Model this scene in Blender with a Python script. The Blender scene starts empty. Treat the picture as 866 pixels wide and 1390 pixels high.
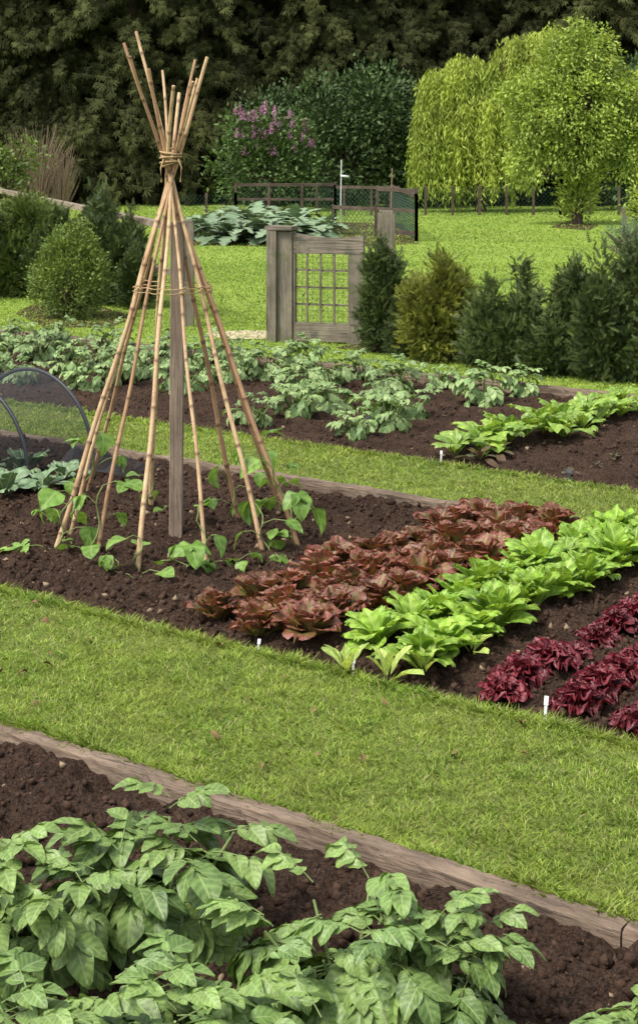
import bpy, math, random
import numpy as np
from mathutils import Vector
rng=np.random.default_rng(11); random.seed(11)
U=random.uniform
scene=bpy.context.scene
# ---------- site survey: ground plan from eye height / lens ----------
H=1.9; F=2200.; VH=190.; U0=433.
def P(u,v,z=0.0):
    Y=(H-z)*F/(v-VH); return np.array([(u-U0)*Y/F,Y,z])
E1=np.array([0.799,-0.602,0]); E2=np.array([0.602,0.799,0]); BANG=math.atan2(-0.602,0.799)
def W(s,t,z=0.0): return E1*s+E2*t+np.array([0,0,z])
def ST(p): return float(np.dot(p,E1)),float(np.dot(p,E2))
# ---------- mesh builder ----------
class MB:
    def __init__(s): s.v=[];s.f=[];s.a=[];s.m=[];s.n=0
    def add(s,V,Fs,A=None,mat=0):
        V=np.asarray(V,float)
        if A is None: A=np.tile([0,0,.5],(len(V),1))
        if not isinstance(Fs,(list,tuple)) or (len(Fs) and not isinstance(Fs[0],np.ndarray)): Fs=[np.asarray(Fs,int)]
        for f in Fs:
            if len(f)==0: continue
            s.f.append(f+s.n); s.m.append(np.full(len(f),mat))
        s.v.append(V); s.a.append(np.asarray(A,float)); s.n+=len(V)
    def many(s,T,M,X,r,mat=0):
        V,Fc,A=T; n=len(X); k=len(V)
        VV=(np.einsum('nij,vj->nvi',M,V)+X[:,None,:]).reshape(-1,3)
        off=(np.arange(n)*k)[:,None,None]
        AA=np.tile(A,(n,1)).reshape(n,k,3).copy()
        AA[:,:,2]=AA[:,:,2]*.35+np.asarray(r)[:,None]*.65
        Fl=Fc if isinstance(Fc,list) else [Fc]
        s.add(VV,[(f[None]+off).reshape(-1,f.shape[1]) for f in Fl],AA.reshape(-1,3),mat)
    def mesh(s,name,mats,smooth=True):
        V=np.concatenate(s.v); loops=np.concatenate([f.ravel() for f in s.f])
        tot=np.concatenate([np.full(len(f),f.shape[1]) for f in s.f])
        start=np.concatenate([[0],np.cumsum(tot)[:-1]])
        me=bpy.data.meshes.new(name); me.vertices.add(len(V))
        me.vertices.foreach_set('co',V.astype(np.float32).ravel())
        me.loops.add(len(loops)); me.loops.foreach_set('vertex_index',loops.astype(np.int32))
        me.polygons.add(len(tot)); me.polygons.foreach_set('loop_start',start.astype(np.int32))
        me.polygons.foreach_set('material_index',np.concatenate(s.m).astype(np.int32))
        me.update(calc_edges=True)
        me.polygons.foreach_set('use_smooth',np.full(len(tot),bool(smooth)))
        at=me.attributes.new('leaf','FLOAT_VECTOR','POINT')
        at.data.foreach_set('vector',np.concatenate(s.a).astype(np.float32).ravel())
        for m in (mats if isinstance(mats,list) else [mats]): me.materials.append(m)
        return me
    def obj(s,name,mats,smooth=True,parent=None,loc=None):
        return put(s.mesh(name,mats,smooth),name,loc,parent=parent)
def put(me,name,loc=None,rz=0,sc=1,parent=None,tilt=None):
    o=bpy.data.objects.new(name,me); scene.collection.objects.link(o)
    if loc is not None: o.location=tuple(float(x) for x in loc)
    o.rotation_euler=((tilt or (0,0))[0],(tilt or (0,0))[1],rz)
    o.scale=(sc,)*3 if not isinstance(sc,tuple) else sc
    if parent: o.parent=parent
    return o
def empty(name,loc=(0,0,0),rz=0):
    o=bpy.data.objects.new(name,None); scene.collection.objects.link(o); o.location=tuple(float(x) for x in loc); o.rotation_euler=(0,0,rz); return o
def R(az,pi=0,ro=0):
    ca,sa,cp,sp,cr,sr=math.cos(az),math.sin(az),math.cos(pi),math.sin(pi),math.cos(ro),math.sin(ro)
    return np.array([[ca,-sa,0],[sa,ca,0],[0,0,1]])@np.array([[1,0,0],[0,cp,-sp],[0,sp,cp]])@np.array([[cr,0,sr],[0,1,0],[-sr,0,cr]])
def place(mb,T,pos,az,pitch,roll=0,sc=1,r=.5,mat=0):
    M=R(az,pitch,roll)*(np.array(sc) if np.ndim(sc) else sc)
    mb.many(T,M[None],np.array([pos],float),[r],mat)
def nrm(D): return D/np.maximum(np.linalg.norm(D,axis=-1,keepdims=True),1e-9)
def frames(D,roll,sc):
    y=nrm(D); ref=np.tile([0.,0.,1.],(len(D),1)); ref[np.abs(y[:,2])>.98]=[1,0,0]
    x=nrm(np.cross(y,ref)); z=np.cross(x,y); c=np.cos(roll)[:,None]; s=np.sin(roll)[:,None]
    x2=c*x+s*z; z2=-s*x+c*z
    return np.stack([x2,y,z2],axis=2)*np.asarray(sc).reshape(-1,1,1)
def leaf(nl=6,nw=4,width=.5,a=.6,b=.8,fold=.15,droop=.5,ruff=0,rf=3,blis=0,seed=0,stem=0.,jag=0,puck=0):
    t=np.linspace(0,1,nl+1); s=np.linspace(-1,1,nw+1)
    pk=a/(a+b); w=(np.maximum(t,1e-4)**a*np.maximum(1-t,1e-4)**b)/(pk**a*(1-pk)**b)*width/2
    w=np.maximum(w,.012)
    if b<.5: w[-1]=w[-2]*.55
    if jag: w=w*(1-jag*(np.arange(nl+1)%2)); w=np.maximum(w,.015)
    ph=-droop*t; y=np.concatenate([[0],np.cumsum(np.cos(ph[1:]))/nl]); z=np.concatenate([[0],np.cumsum(np.sin(ph[1:]))/nl])
    Tt,Ss=np.meshgrid(t,s,indexing='ij')
    X=w[:,None]*Ss; Yv=np.repeat((y+stem)[:,None],nw+1,1); Z=np.repeat(z[:,None],nw+1,1)+fold*np.abs(X)
    g=np.random.default_rng(seed); p1,p2=g.uniform(0,6,2)
    if b<.5: Yv=Yv-.10*(Ss**2)*(Tt**3)
    if ruff:
        e=np.maximum(np.abs(Ss)**2*np.minimum(1,Tt*2.2),Tt**4)
        ang=np.arctan2(Ss*1.2,Tt-.35)
        Z=Z+ruff*e*np.sin(rf*3*ang+p1)+ruff*.5*e*np.sin(rf*5.3*ang+p2)
        X=X*(1+.12*e*np.sin(rf*4*ang+p2)); Yv=Yv+ruff*.35*e*np.sin(rf*4.4*ang+p1)
    if puck: Z=Z+puck*np.abs(np.sin((Tt-.25*np.abs(Ss))*16+p1))*np.minimum(1,np.abs(Ss)*3)
    if blis: Z=Z+blis*g.uniform(-1,1,Z.shape)
    V=np.stack([X,Yv,Z],-1).reshape(-1,3); A=np.stack([Ss,Tt,np.full_like(Ss,.5)],-1).reshape(-1,3)
    i,j=np.meshgrid(np.arange(nl),np.arange(nw),indexing='ij'); q=(i*(nw+1)+j).ravel()
    Fq=np.stack([q,q+1,q+nw+2,q+nw+1],1)
    return V,Fq,A
def tube(mb,pts,rad,n=7,mat=0,r=.5,sx=1.0):
    pts=np.asarray(pts,float); k=len(pts); rad=np.broadcast_to(rad,(k,))
    T=nrm(np.gradient(pts,axis=0)); ref=np.array([0.,0,1.]) if abs(T[0][2])<.9 else np.array([1.,0,0])
    x=nrm(np.cross(T,ref)); y=np.cross(T,x); an=np.linspace(0,2*math.pi,n,endpoint=False)
    V=(pts[:,None]+rad[:,None,None]*(np.cos(an)[None,:,None]*x[:,None]*sx+np.sin(an)[None,:,None]*y[:,None])).reshape(-1,3)
    L=np.concatenate([[0],np.cumsum(np.linalg.norm(np.diff(pts,axis=0),axis=1))])
    A=np.stack([np.tile(an/math.pi-1,k),np.repeat(L,n),np.full(k*n,r)],1)
    i,j=np.meshgrid(np.arange(k-1),np.arange(n),indexing='ij'); j2=(j+1)%n
    Fq=np.stack([i*n+j,i*n+j2,(i+1)*n+j2,(i+1)*n+j],-1).reshape(-1,4)
    mb.add(V,[Fq],A,mat)
    mb.add(V[-n:],[np.arange(n)[None]],A[-n:],mat); mb.add(V[:n],[np.arange(n)[::-1][None]],A[:n],mat)
def beam(mb,p0,p1,w,h,mat=0,up=(0,0,1),seg=1,jit=0):
    p0=np.array(p0,float);p1=np.array(p1,float);t=nrm(p1-p0);u=np.array(up,float)
    if abs(np.dot(t,u))>.95:u=np.array([0,1.,0])
    x=nrm(np.cross(t,u));z=np.cross(x,t);V=[];A=[]
    r=U(0,1)
    for i in range(seg+1):
        c=p0+(p1-p0)*i/seg
        for a,b in((-1,-1),(1,-1),(1,1),(-1,1)):
            V.append(c+x*a*w/2*(1+U(-jit,jit))+z*b*h/2*(1+U(-jit,jit)));A.append([a,i/seg,r])
    Fq=[[0,3,2,1],[seg*4,seg*4+1,seg*4+2,seg*4+3]]
    for i in range(seg):
        for j in range(4):
            Fq.append([i*4+j,i*4+(j+1)%4,i*4+4+(j+1)%4,i*4+4+j])
    mb.add(V,[np.array(Fq)],A,mat)
_tab=rng.random((257,257))
def vn(x,y,sc,seed=0):
    x=x*sc+seed*17.3; y=y*sc+seed*9.1; xi=np.floor(x).astype(int);yi=np.floor(y).astype(int)
    fx=x-xi;fy=y-yi;fx=fx*fx*(3-2*fx);fy=fy*fy*(3-2*fy)
    g=lambda a,b:_tab[a%257,b%257]
    return (g(xi,yi)*(1-fx)+g(xi+1,yi)*fx)*(1-fy)+(g(xi,yi+1)*(1-fx)+g(xi+1,yi+1)*fx)*fy-.5
# ---------- materials ----------
def nm(name):
    m=bpy.data.materials.new(name); m.use_nodes=True; nt=m.node_tree; nt.nodes.clear()
    return m,nt,nt.nodes.new('ShaderNodeOutputMaterial')
def nd(nt,t,**k):
    n=nt.nodes.new(t)
    for a,b in k.items(): setattr(n,a,b)
    return n
def c4(c): return (c[0],c[1],c[2],1)
def mixc(nt,f,a,b,bt='MIX'):
    n=nt.nodes.new('ShaderNodeMixRGB'); n.blend_type=bt
    for k,x in ((0,f),(1,a),(2,b)):
        if isinstance(x,(int,float)): n.inputs[k].default_value=x if k==0 else (x,x,x,1)
        elif isinstance(x,(tuple,list)): n.inputs[k].default_value=c4(x)
        else: nt.links.new(x,n.inputs[k])
    return n.outputs[0]
def mth(nt,op,a,b=None,c=None):
    n=nt.nodes.new('ShaderNodeMath'); n.operation=op
    for k,x in enumerate((a,b,c)):
        if x is None: continue
        if isinstance(x,(int,float)): n.inputs[k].default_value=x
        else: nt.links.new(x,n.inputs[k])
    return n.outputs[0]
def mr(nt,x,a,b,c,d):
    n=nt.nodes.new('ShaderNodeMapRange'); nt.links.new(x,n.inputs[0])
    for k,v in enumerate((a,b,c,d)): n.inputs[k+1].default_value=v
    return n.outputs[0]
def noi(nt,vec,scale,detail=4,rough=.6):
    n=nd(nt,'ShaderNodeTexNoise'); n.inputs['Scale'].default_value=scale; n.inputs['Detail'].default_value=detail; n.inputs['Roughness'].default_value=rough
    if vec is not None: nt.links.new(vec,n.inputs['Vector'])
    return n.outputs['Fac']
def princ(nt,col,rough=.6,spec=.3,bump=None,bs=.3,bd=.01):
    p=nd(nt,'ShaderNodeBsdfPrincipled'); p.inputs['Roughness'].default_value=rough; p.inputs['Specular IOR Level'].default_value=spec
    if isinstance(col,tuple): p.inputs['Base Color'].default_value=c4(col)
    else: nt.links.new(col,p.inputs['Base Color'])
    if bump is not None:
        b=nd(nt,'ShaderNodeBump'); b.inputs['Strength'].default_value=bs; b.inputs['Distance'].default_value=bd
        nt.links.new(bump,b.inputs['Height']); nt.links.new(b.outputs[0],p.inputs['Normal'])
    return p
def leafmat(name,c1,c2,vein=None,vk=7,edge=None,er=(.3,.9),rough=.5,trans=.3,tcol=None,spec=.35,ns=30,bump=.0,objvar=.2):
    m,nt,out=nm(name); at=nd(nt,'ShaderNodeAttribute',attribute_name='leaf'); sp=nd(nt,'ShaderNodeSeparateXYZ'); nt.links.new(at.outputs['Vector'],sp.inputs[0])
    x,y,z=sp.outputs; ax=mth(nt,'ABSOLUTE',x); tc=nd(nt,'ShaderNodeTexCoord').outputs['Object']
    col=mixc(nt,z,c1,c2)
    if edge:
        e=mth(nt,'MAXIMUM',mth(nt,'MULTIPLY',ax,.85),y); n0=noi(nt,tc,ns*.7,3)
        e=mth(nt,'ADD',e,mth(nt,'MULTIPLY',mth(nt,'SUBTRACT',n0,.5),1.3))
        col=mixc(nt,mr(nt,e,er[0],er[1],0,1),col,edge)
    n1=noi(nt,tc,ns,3); col=mixc(nt,1.0,col,mr(nt,n1,.3,.7,.66,1.34),'MULTIPLY')
    oi=nd(nt,'ShaderNodeObjectInfo'); col=mixc(nt,1.0,col,mr(nt,oi.outputs['Random'],0,1,1-objvar,1+objvar),'MULTIPLY')
    if vein:
        f=mr(nt,ax,.03,.12,.75,0)
        sv=mth(nt,'SINE',mth(nt,'MULTIPLY',mth(nt,'SUBTRACT',y,mth(nt,'MULTIPLY',ax,.25)),vk*6.28))
        sv2=mr(nt,sv,-1,-.2,.35,0); col=mixc(nt,sv2,col,(c1[0]*.45,c1[1]*.5,c1[2]*.45))
        sv=mr(nt,sv,.85,1,0,.4); col=mixc(nt,mth(nt,'MAXIMUM',f,sv),col,vein)
    h=noi(nt,tc,ns*3,2) if bump else None
    p=princ(nt,col,rough,spec,h,bump,.004)
    if trans>0:
        t=nd(nt,'ShaderNodeBsdfTranslucent'); nt.links.new(mixc(nt,1.0,col,tcol or (1.15,1.1,.6),'MULTIPLY'),t.inputs[0])
        ms=nd(nt,'ShaderNodeMixShader'); ms.inputs[0].default_value=trans
        nt.links.new(p.outputs[0],ms.inputs[1]); nt.links.new(t.outputs[0],ms.inputs[2]); nt.links.new(ms.outputs[0],out.inputs[0])
    else: nt.links.new(p.outputs[0],out.inputs[0])
    return m
def woodmat(name,c1,c2,axis=0,sc=1.0,moss=None,coord='Object'):
    m,nt,out=nm(name); tc=nd(nt,'ShaderNodeTexCoord').outputs[coord]; mp=nd(nt,'ShaderNodeMapping'); nt.links.new(tc,mp.inputs[0])
    s=[40*sc]*3; s[axis]=2.2*sc; mp.inputs['Scale'].default_value=s
    n1=noi(nt,mp.outputs[0],1,6,.65); n2=noi(nt,tc,3,4); n3=noi(nt,tc,60,3)
    col=mixc(nt,mr(nt,n1,.3,.7,0,1),c1,c2); col=mixc(nt,1.0,col,mr(nt,n2,.3,.7,.6,1.35),'MULTIPLY')
    col=mixc(nt,mr(nt,n1,.58,.65,0,.75),col,(.03,.022,.016)); col=mixc(nt,mr(nt,n3,.62,.75,0,.5),col,(.03,.025,.02))
    if moss: col=mixc(nt,mr(nt,noi(nt,tc,7,5),.52,.66,0,.7),col,moss)
    nt.links.new(princ(nt,col,.85,.2,n1,.9,.015).outputs[0],out.inputs[0]); return m
def flat(name,c,rough=.6,spec=.3,var=.25,ns=40,bump=0):
    m,nt,out=nm(name); tc=nd(nt,'ShaderNodeTexCoord').outputs['Object']; n=noi(nt,tc,ns,4)
    nt.links.new(princ(nt,mixc(nt,1.0,c,mr(nt,n,.3,.7,1-var,1+var),'MULTIPLY'),rough,spec,n if bump else None,bump or .1,.01).outputs[0],out.inputs[0]); return m
m_lawn,nt,out=nm('lawn_turf'); geo=nd(nt,'ShaderNodeNewGeometry').outputs['Position']
n1=noi(nt,geo,.35,5); n2=noi(nt,geo,6,5,.7); n3=noi(nt,geo,70,3,.7)
c=mixc(nt,mr(nt,n1,.3,.7,0,1),(.16,.25,.034),(.25,.34,.058)); c=mixc(nt,mr(nt,n2,.35,.7,0,.35),c,(.10,.16,.03)); c=mixc(nt,1.0,c,mr(nt,n3,.3,.7,.65,1.35),'MULTIPLY')
nt.links.new(princ(nt,c,.9,.1,n3,.6,.03).outputs[0],out.inputs[0])
m_turfnear,nt,out=nm('turf_thatch'); geo=nd(nt,'ShaderNodeNewGeometry').outputs['Position']
n2=noi(nt,geo,60,4,.7); nt.links.new(princ(nt,mixc(nt,mr(nt,n2,.3,.7,0,1),(.05,.07,.018),(.16,.18,.045)),.95,.05).outputs[0],out.inputs[0])
m_grass,nt,out=nm('grass_blades'); geo=nd(nt,'ShaderNodeNewGeometry').outputs['Position']
at=nd(nt,'ShaderNodeAttribute',attribute_name='leaf'); sp=nd(nt,'ShaderNodeSeparateXYZ'); nt.links.new(at.outputs['Vector'],sp.inputs[0])
c=mixc(nt,sp.outputs[2],(.12,.235,.028),(.38,.50,.075)); c=mixc(nt,mr(nt,sp.outputs[2],.94,.95,0,1),c,(.50,.46,.22))
c=mixc(nt,mr(nt,noi(nt,geo,2.2,5,.7),.38,.66,0,.65),c,(.36,.42,.07)); c=mixc(nt,1.0,c,mr(nt,noi(nt,geo,11,4,.75),.34,.66,.66,1.28),'MULTIPLY'); c=mixc(nt,1.0,c,mr(nt,noi(nt,geo,.45,4),.3,.7,.80,1.18),'MULTIPLY')
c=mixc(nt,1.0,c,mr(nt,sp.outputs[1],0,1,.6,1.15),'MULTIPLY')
p=princ(nt,c,.5,.3); t=nd(nt,'ShaderNodeBsdfTranslucent'); nt.links.new(c,t.inputs[0]); ms=nd(nt,'ShaderNodeMixShader'); ms.inputs[0].default_value=.3
nt.links.new(p.outputs[0],ms.inputs[1]); nt.links.new(t.outputs[0],ms.inputs[2]); nt.links.new(ms.outputs[0],out.inputs[0])
m_soil,nt,out=nm('garden_soil'); geo=nd(nt,'ShaderNodeNewGeometry').outputs['Position']
n1=noi(nt,geo,3,5); n2=noi(nt,geo,90,5,.75); n3=noi(nt,geo,260,2)
c=mixc(nt,mr(nt,n2,.36,.66,0,1),(.015,.009,.006),(.110,.066,.044)); c=mixc(nt,1.0,c,mr(nt,n1,.3,.7,.7,1.3),'MULTIPLY'); c=mixc(nt,mr(nt,n3,.64,.72,0,.8),c,(.28,.20,.12))
nt.links.new(princ(nt,c,.95,.12,n2,1.0,.025).outputs[0],out.inputs[0])
m_clod,nt,out=nm('soil_crumb'); at=nd(nt,'ShaderNodeAttribute',attribute_name='leaf'); sp=nd(nt,'ShaderNodeSeparateXYZ'); nt.links.new(at.outputs['Vector'],sp.inputs[0])
geo=nd(nt,'ShaderNodeNewGeometry').outputs['Position']; c=mixc(nt,sp.outputs[2],(.018,.011,.008),(.110,.066,.044)); c=mixc(nt,mr(nt,sp.outputs[2],.62,.64,0,1),c,(.26,.19,.12))
nt.links.new(princ(nt,c,.95,.1,noi(nt,geo,200,3),.6,.01).outputs[0],out.inputs[0])
m_board=woodmat('weathered_board',(.085,.058,.040),(.24,.18,.13),0)
m_wz=woodmat('grey_oak_upright',(.10,.085,.062),(.24,.205,.155),2,1,(.10,.11,.05))
m_wx=woodmat('grey_oak_rail',(.09,.075,.056),(.23,.195,.145),0,1,(.06,.065,.045))
m_post=woodmat('support_post_wood',(.14,.10,.075),(.32,.25,.185),2,1.2)
m_fence=woodmat('fence_wood',(.05,.038,.026),(.12,.09,.065),0,.6)
m_bam,nt,out=nm('bamboo'); at=nd(nt,'ShaderNodeAttribute',attribute_name='leaf'); sp=nd(nt,'ShaderNodeSeparateXYZ'); nt.links.new(at.outputs['Vector'],sp.inputs[0])
tc=nd(nt,'ShaderNodeTexCoord').outputs['Object']; c=mixc(nt,sp.outputs[2],(.36,.21,.115),(.58,.41,.23)); c=mixc(nt,mr(nt,noi(nt,tc,9,5),.40,.66,0,.8),c,(.28,.155,.08))
md=mth(nt,'PINGPONG',sp.outputs[1],.11); c=mixc(nt,mr(nt,md,0,.014,.85,0),c,(.09,.045,.022)); c=mixc(nt,mr(nt,noi(nt,tc,120,3),.55,.7,0,.5),c,(.14,.09,.05))
nt.links.new(princ(nt,c,.5,.35).outputs[0],out.inputs[0])
m_twine=flat('twine',(.33,.23,.12),.9,.1)
m_bark=flat('bark',(.065,.048,.034),.95,.1,.4,12,.6)
m_trunk=flat('woodland_trunk_bark',(.045,.032,.022),.95,.1,.5,3,.8)
m_pstem=flat('potato_stem',(.14,.19,.06),.6,.3)
m_rstem=flat('bean_stem',(.16,.20,.06),.6,.3)
m_black=flat('black_hoop',(.025,.027,.03),.5,.4)
m_white=flat('label_white',(.72,.72,.68),.5,.4,.05)
m_wire=flat('wire',(.05,.06,.05),.5,.4)
m_dead=flat('dead_leaf',(.16,.10,.05),.9,.1)
m_green_net=flat('green_net',(.035,.07,.045),.6,.3)
m_net,nt,out=nm('insect_netting'); tr=nd(nt,'ShaderNodeBsdfTransparent'); df=princ(nt,(.04,.045,.05),.8,.1); ms=nd(nt,'ShaderNodeMixShader'); ms.inputs[0].default_value=.42
nt.links.new(tr.outputs[0],ms.inputs[1]); nt.links.new(df.outputs[0],ms.inputs[2]); nt.links.new(ms.outputs[0],out.inputs[0])
m_pot=leafmat('potato_leaf',(.085,.155,.037),(.20,.29,.075),vein=(.26,.35,.13),vk=5,rough=.46,trans=.18,ns=25,bump=.5,spec=.4)
m_pot2=leafmat('potato_leaf_rear',(.12,.20,.065),(.27,.36,.14),rough=.5,trans=.2,ns=20)
m_rom=leafmat('green_lettuce_leaf',(.16,.31,.030),(.35,.52,.065),vein=(.50,.62,.21),vk=4,rough=.40,trans=.34,ns=40,bump=.7)
m_seed=leafmat('young_lettuce_leaf',(.32,.46,.07),(.50,.60,.16),vein=(.6,.68,.3),vk=4,rough=.42,trans=.4,ns=40)
m_brn=leafmat('bronze_lettuce_leaf',(.13,.20,.035),(.22,.28,.055),vein=(.27,.24,.10),vk=4,edge=(.215,.062,.046),er=(.25,.85),rough=.36,trans=.26,tcol=(1.35,.85,.55),ns=45,bump=.9,spec=.5)
m_lol=leafmat('red_frilly_lettuce_leaf',(.05,.012,.012),(.22,.034,.044),edge=(.17,.016,.026),er=(.6,1.3),rough=.32,trans=.2,tcol=(1.3,.6,.6),ns=50,bump=.8,spec=.5)
m_chard=leafmat('chard_leaf',(.12,.24,.03),(.30,.44,.06),vein=(.45,.52,.16),vk=4,rough=.35,trans=.3,ns=30,bump=.5,spec=.5)
m_beet=leafmat('beetroot_leaf',(.05,.09,.025),(.11,.06,.035),vein=(.20,.02,.05),vk=5,rough=.35,trans=.2,ns=30)
m_bean=leafmat('bean_leaf',(.12,.24,.035),(.22,.36,.065),vein=(.28,.40,.13),vk=3,rough=.45,trans=.35,ns=25)
m_cab=leafmat('cabbage_leaf',(.10,.17,.08),(.17,.25,.12),vein=(.30,.38,.25),vk=3,rough=.5,trans=.12,ns=14)
m_art=leafmat('artichoke_leaf',(.09,.15,.075),(.22,.29,.17),rough=.6,trans=.1,ns=8)
m_yew=leafmat('yew_needles',(.018,.036,.010),(.115,.155,.034),rough=.6,trans=0,ns=9,objvar=.15)
m_yewb=leafmat('fresh_yew_needles',(.03,.06,.012),(.19,.24,.045),rough=.6,trans=0,ns=9,objvar=.15)
m_yewl=leafmat('golden_yew_needles',(.04,.065,.012),(.30,.31,.04),rough=.6,trans=.1,ns=9,objvar=.1)
m_box=leafmat('box_leaves',(.05,.09,.018),(.21,.28,.05),rough=.5,trans=.15,ns=7)
m_for=leafmat('woodland_conifer_foliage',(.010,.015,.005),(.070,.076,.024),rough=.8,trans=0,ns=1.6,spec=.1,objvar=.3)
m_bro=leafmat('broadleaf_foliage',(.018,.040,.012),(.080,.13,.03),rough=.6,trans=0,ns=1.6)
m_lil=leafmat('lilac_foliage',(.03,.06,.015),(.11,.175,.04),rough=.6,trans=.1,ns=1.5)
m_flo=leafmat('lilac_flower',(.40,.14,.30),(.60,.32,.50),rough=.7,trans=.2,ns=6)
m_wil=leafmat('willow_foliage',(.13,.20,.02),(.44,.51,.08),rough=.6,trans=.3,ns=1.8,objvar=.05)
m_lim=leafmat('lime_tree_foliage',(.12,.20,.024),(.44,.52,.10),rough=.6,trans=.3,ns=2.2,objvar=.05)
m_tan=flat('dry_twigs',(.22,.16,.11),.9,.1)
m_path=flat('gravel_path',(.42,.34,.24),.9,.1,.3,60,.4)

# ---------- ground sheet with sunken beds ----------
beds={'A':(-6.5,1.5,1.2,3.56,-.028),'B':(-10.5,.8,4.66,7.125,-.035),'C':(-15,-1,8.01,10.855,-.03)}
e=.008
ss=sorted(set([-400,-60,-30,30,60,400]+[x for b in beds.values() for x in (b[0],b[0]+e,b[1]-e,b[1])]))
ts=sorted(set([-400,-40,60,400,14,18,24,32,40]+[x for b in beds.values() for x in (b[2],b[2]+e,b[3]-e,b[3])]))
V=[]
for s_ in ss:
    for t_ in ts:
        z=0
        for b in beds.values():
            if b[0]+e-1e-6<=s_<=b[1]-e+1e-6 and b[2]+e-1e-6<=t_<=b[3]-e+1e-6: z=-.2
        V.append(W(s_,t_,z))
n=len(ts); Fq=[]
for i in range(len(ss)-1):
    for j in range(n-1): Fq.append([i*n+j,(i+1)*n+j,(i+1)*n+j+1,i*n+j+1])
mb=MB(); mb.add(V,[np.array(Fq)]); me=mb.mesh('ground',[m_lawn,m_turfnear],False)
for pl in me.polygons:
    s_,t_=ST(np.array(pl.center)); 
    if -20<s_<5 and 0<t_<10.87 : pl.material_index=1
put(me,'ground')
def clod_tpl(seed):
    g=np.random.default_rng(seed)
    V=np.array([[1,0,0],[-1,0,0],[0,1,0],[0,-1,0],[0,0,1],[0,0,-1.]])*g.uniform(.6,1.2,(6,1))+g.uniform(-.2,.2,(6,3))
    Fq=np.array([[0,2,4],[2,1,4],[1,3,4],[3,0,4],[2,0,5],[1,2,5],[3,1,5],[0,3,5]])
    return V,Fq,np.tile([0,0,.5],(6,1))
def soilz(s_,t_,key):
    b=beds[key]; z=b[4]+.030*vn(s_,t_,3.1,1)+.038*vn(s_,t_,11,2)+.034*vn(s_,t_,27,3)+.026*vn(s_,t_,60,4)
    if key=='B': z=z+.02*np.clip((t_-b[2])/.5,0,1)
    if key=='A': z=z+.03*vn(s_,t_,1.7,5)
    return z
for key,(s0,s1,t0,t1,z0) in beds.items():
    step=.013 if key!='C' else .02
    vs0={'A':-5.6,'B':-9.2,'C':-13.5}[key]; vs1={'A':0,'B':-.8,'C':-2.2}[key]; vt0=2.0 if key=='A' else t0+e
    S=np.concatenate([np.arange(s0+e+.001,vs0,.1),np.arange(vs0,vs1,step),np.arange(vs1,s1-e,.1),[s1-e-.001]])
    Tt=np.concatenate([np.arange(t0+e+.001,vt0,.08),np.arange(max(vt0,t0+e+.002),t1-e,step),[t1-e-.001]])
    A_,B_=np.meshgrid(S,Tt,indexing='ij'); Zz=soilz(A_,B_,key)
    V=E1[None]*A_.reshape(-1,1)+E2[None]*B_.reshape(-1,1)+np.array([0,0,1.])*Zz.reshape(-1,1)
    k=len(Tt); i,j=np.meshgrid(np.arange(len(S)-1),np.arange(k-1),indexing='ij'); q=(i*k+j).ravel()
    mb=MB(); mb.add(V,[np.stack([q,q+k,q+k+1,q+1],1)]); so=mb.obj('soil_bed',m_soil)
    nC={'A':20000,'B':46000,'C':18000}[key]; mb=MB()
    for sd in range(3):
        m=nC//3; a=rng.uniform(vs0,vs1,m); b=rng.uniform(max(vt0,t0)+.01,t1-.08,m)
        sz=.0025+.020*rng.random(m)**5
        X=E1*a[:,None]+E2*b[:,None]; X[:,2]=soilz(a,b,key)+sz*.2
        D=nrm(rng.normal(size=(m,3))); r=np.where(rng.random(m)<.04,1,rng.random(m)*.6)
        mb.many(clod_tpl(sd),frames(D,rng.uniform(0,6,m),sz),X,r)
    mb.obj('soil_crumbs',m_clod,parent=so)
mb=MB(); c=P(338,455); an=np.linspace(0,2*math.pi,24,endpoint=False)
mb.add(np.stack([c[0]+.42*np.cos(an)*(1+.1*np.sin(3*an)),c[1]+.35*np.sin(an),np.full(24,.006)],1),[np.arange(24)[None]]); mb.obj('path',m_path)
# ---------- grass blades ----------
def inbed(s_,t_,pad=0):
    r=np.zeros(len(s_),bool)
    for b in beds.values(): r|=(s_>b[0]+pad)&(s_<b[1]-pad)&(t_>b[2]+pad)&(t_<b[3]-pad)
    return r
Xs=[];Ds=[];Ws=[];Hs=[]
def grass_region(xy,hh=(.013,.031),wd=None,lean=.65):
    n=len(xy); Y=np.maximum(xy[:,1],4)
    Xs.append(np.column_stack([xy,np.full(n,-.003)]))
    tuft=vn(xy[:,0],xy[:,1],14,7)+.6*vn(xy[:,0],xy[:,1],33,8)
    D=np.column_stack([rng.normal(0,lean,(n,2))+.5*np.column_stack([vn(xy[:,0],xy[:,1],9,3),vn(xy[:,0],xy[:,1],9,5)]),np.ones(n)]); Ds.append(nrm(D))
    Hs.append(rng.uniform(hh[0],hh[1],n)*(1+.03*np.maximum(0,Y-8))*(1+.6*tuft)); Ws.append((.0014+.0005*rng.random(n))*np.maximum(1,Y/5.5))
def cand(x0,x1,y0,y1,dens):
    m=int((x1-x0)*(y1-y0)*dens); return np.column_stack([rng.uniform(x0,x1,m),rng.uniform(y0,y1,m)])
for (y0,y1,d) in ((2.6,4.5,18000),(4.5,6,18000),(6,8,11000),(8,11,5600),(11,14,2600),(14,18,1500),(18,25,700),(25,34,300),(34,46,120)):
    hw=.235*y1+.5; xy=cand(-hw,hw,y0,y1,d); s_=xy@E1[:2]; t_=xy@E2[:2]
    k=~inbed(s_,t_,-.002)&~((s_<1.5)&(t_<3.61)&(t_>1.0))
    if y1<=11: k&=(t_>3.6)
    grass_region(xy[k])
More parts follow.
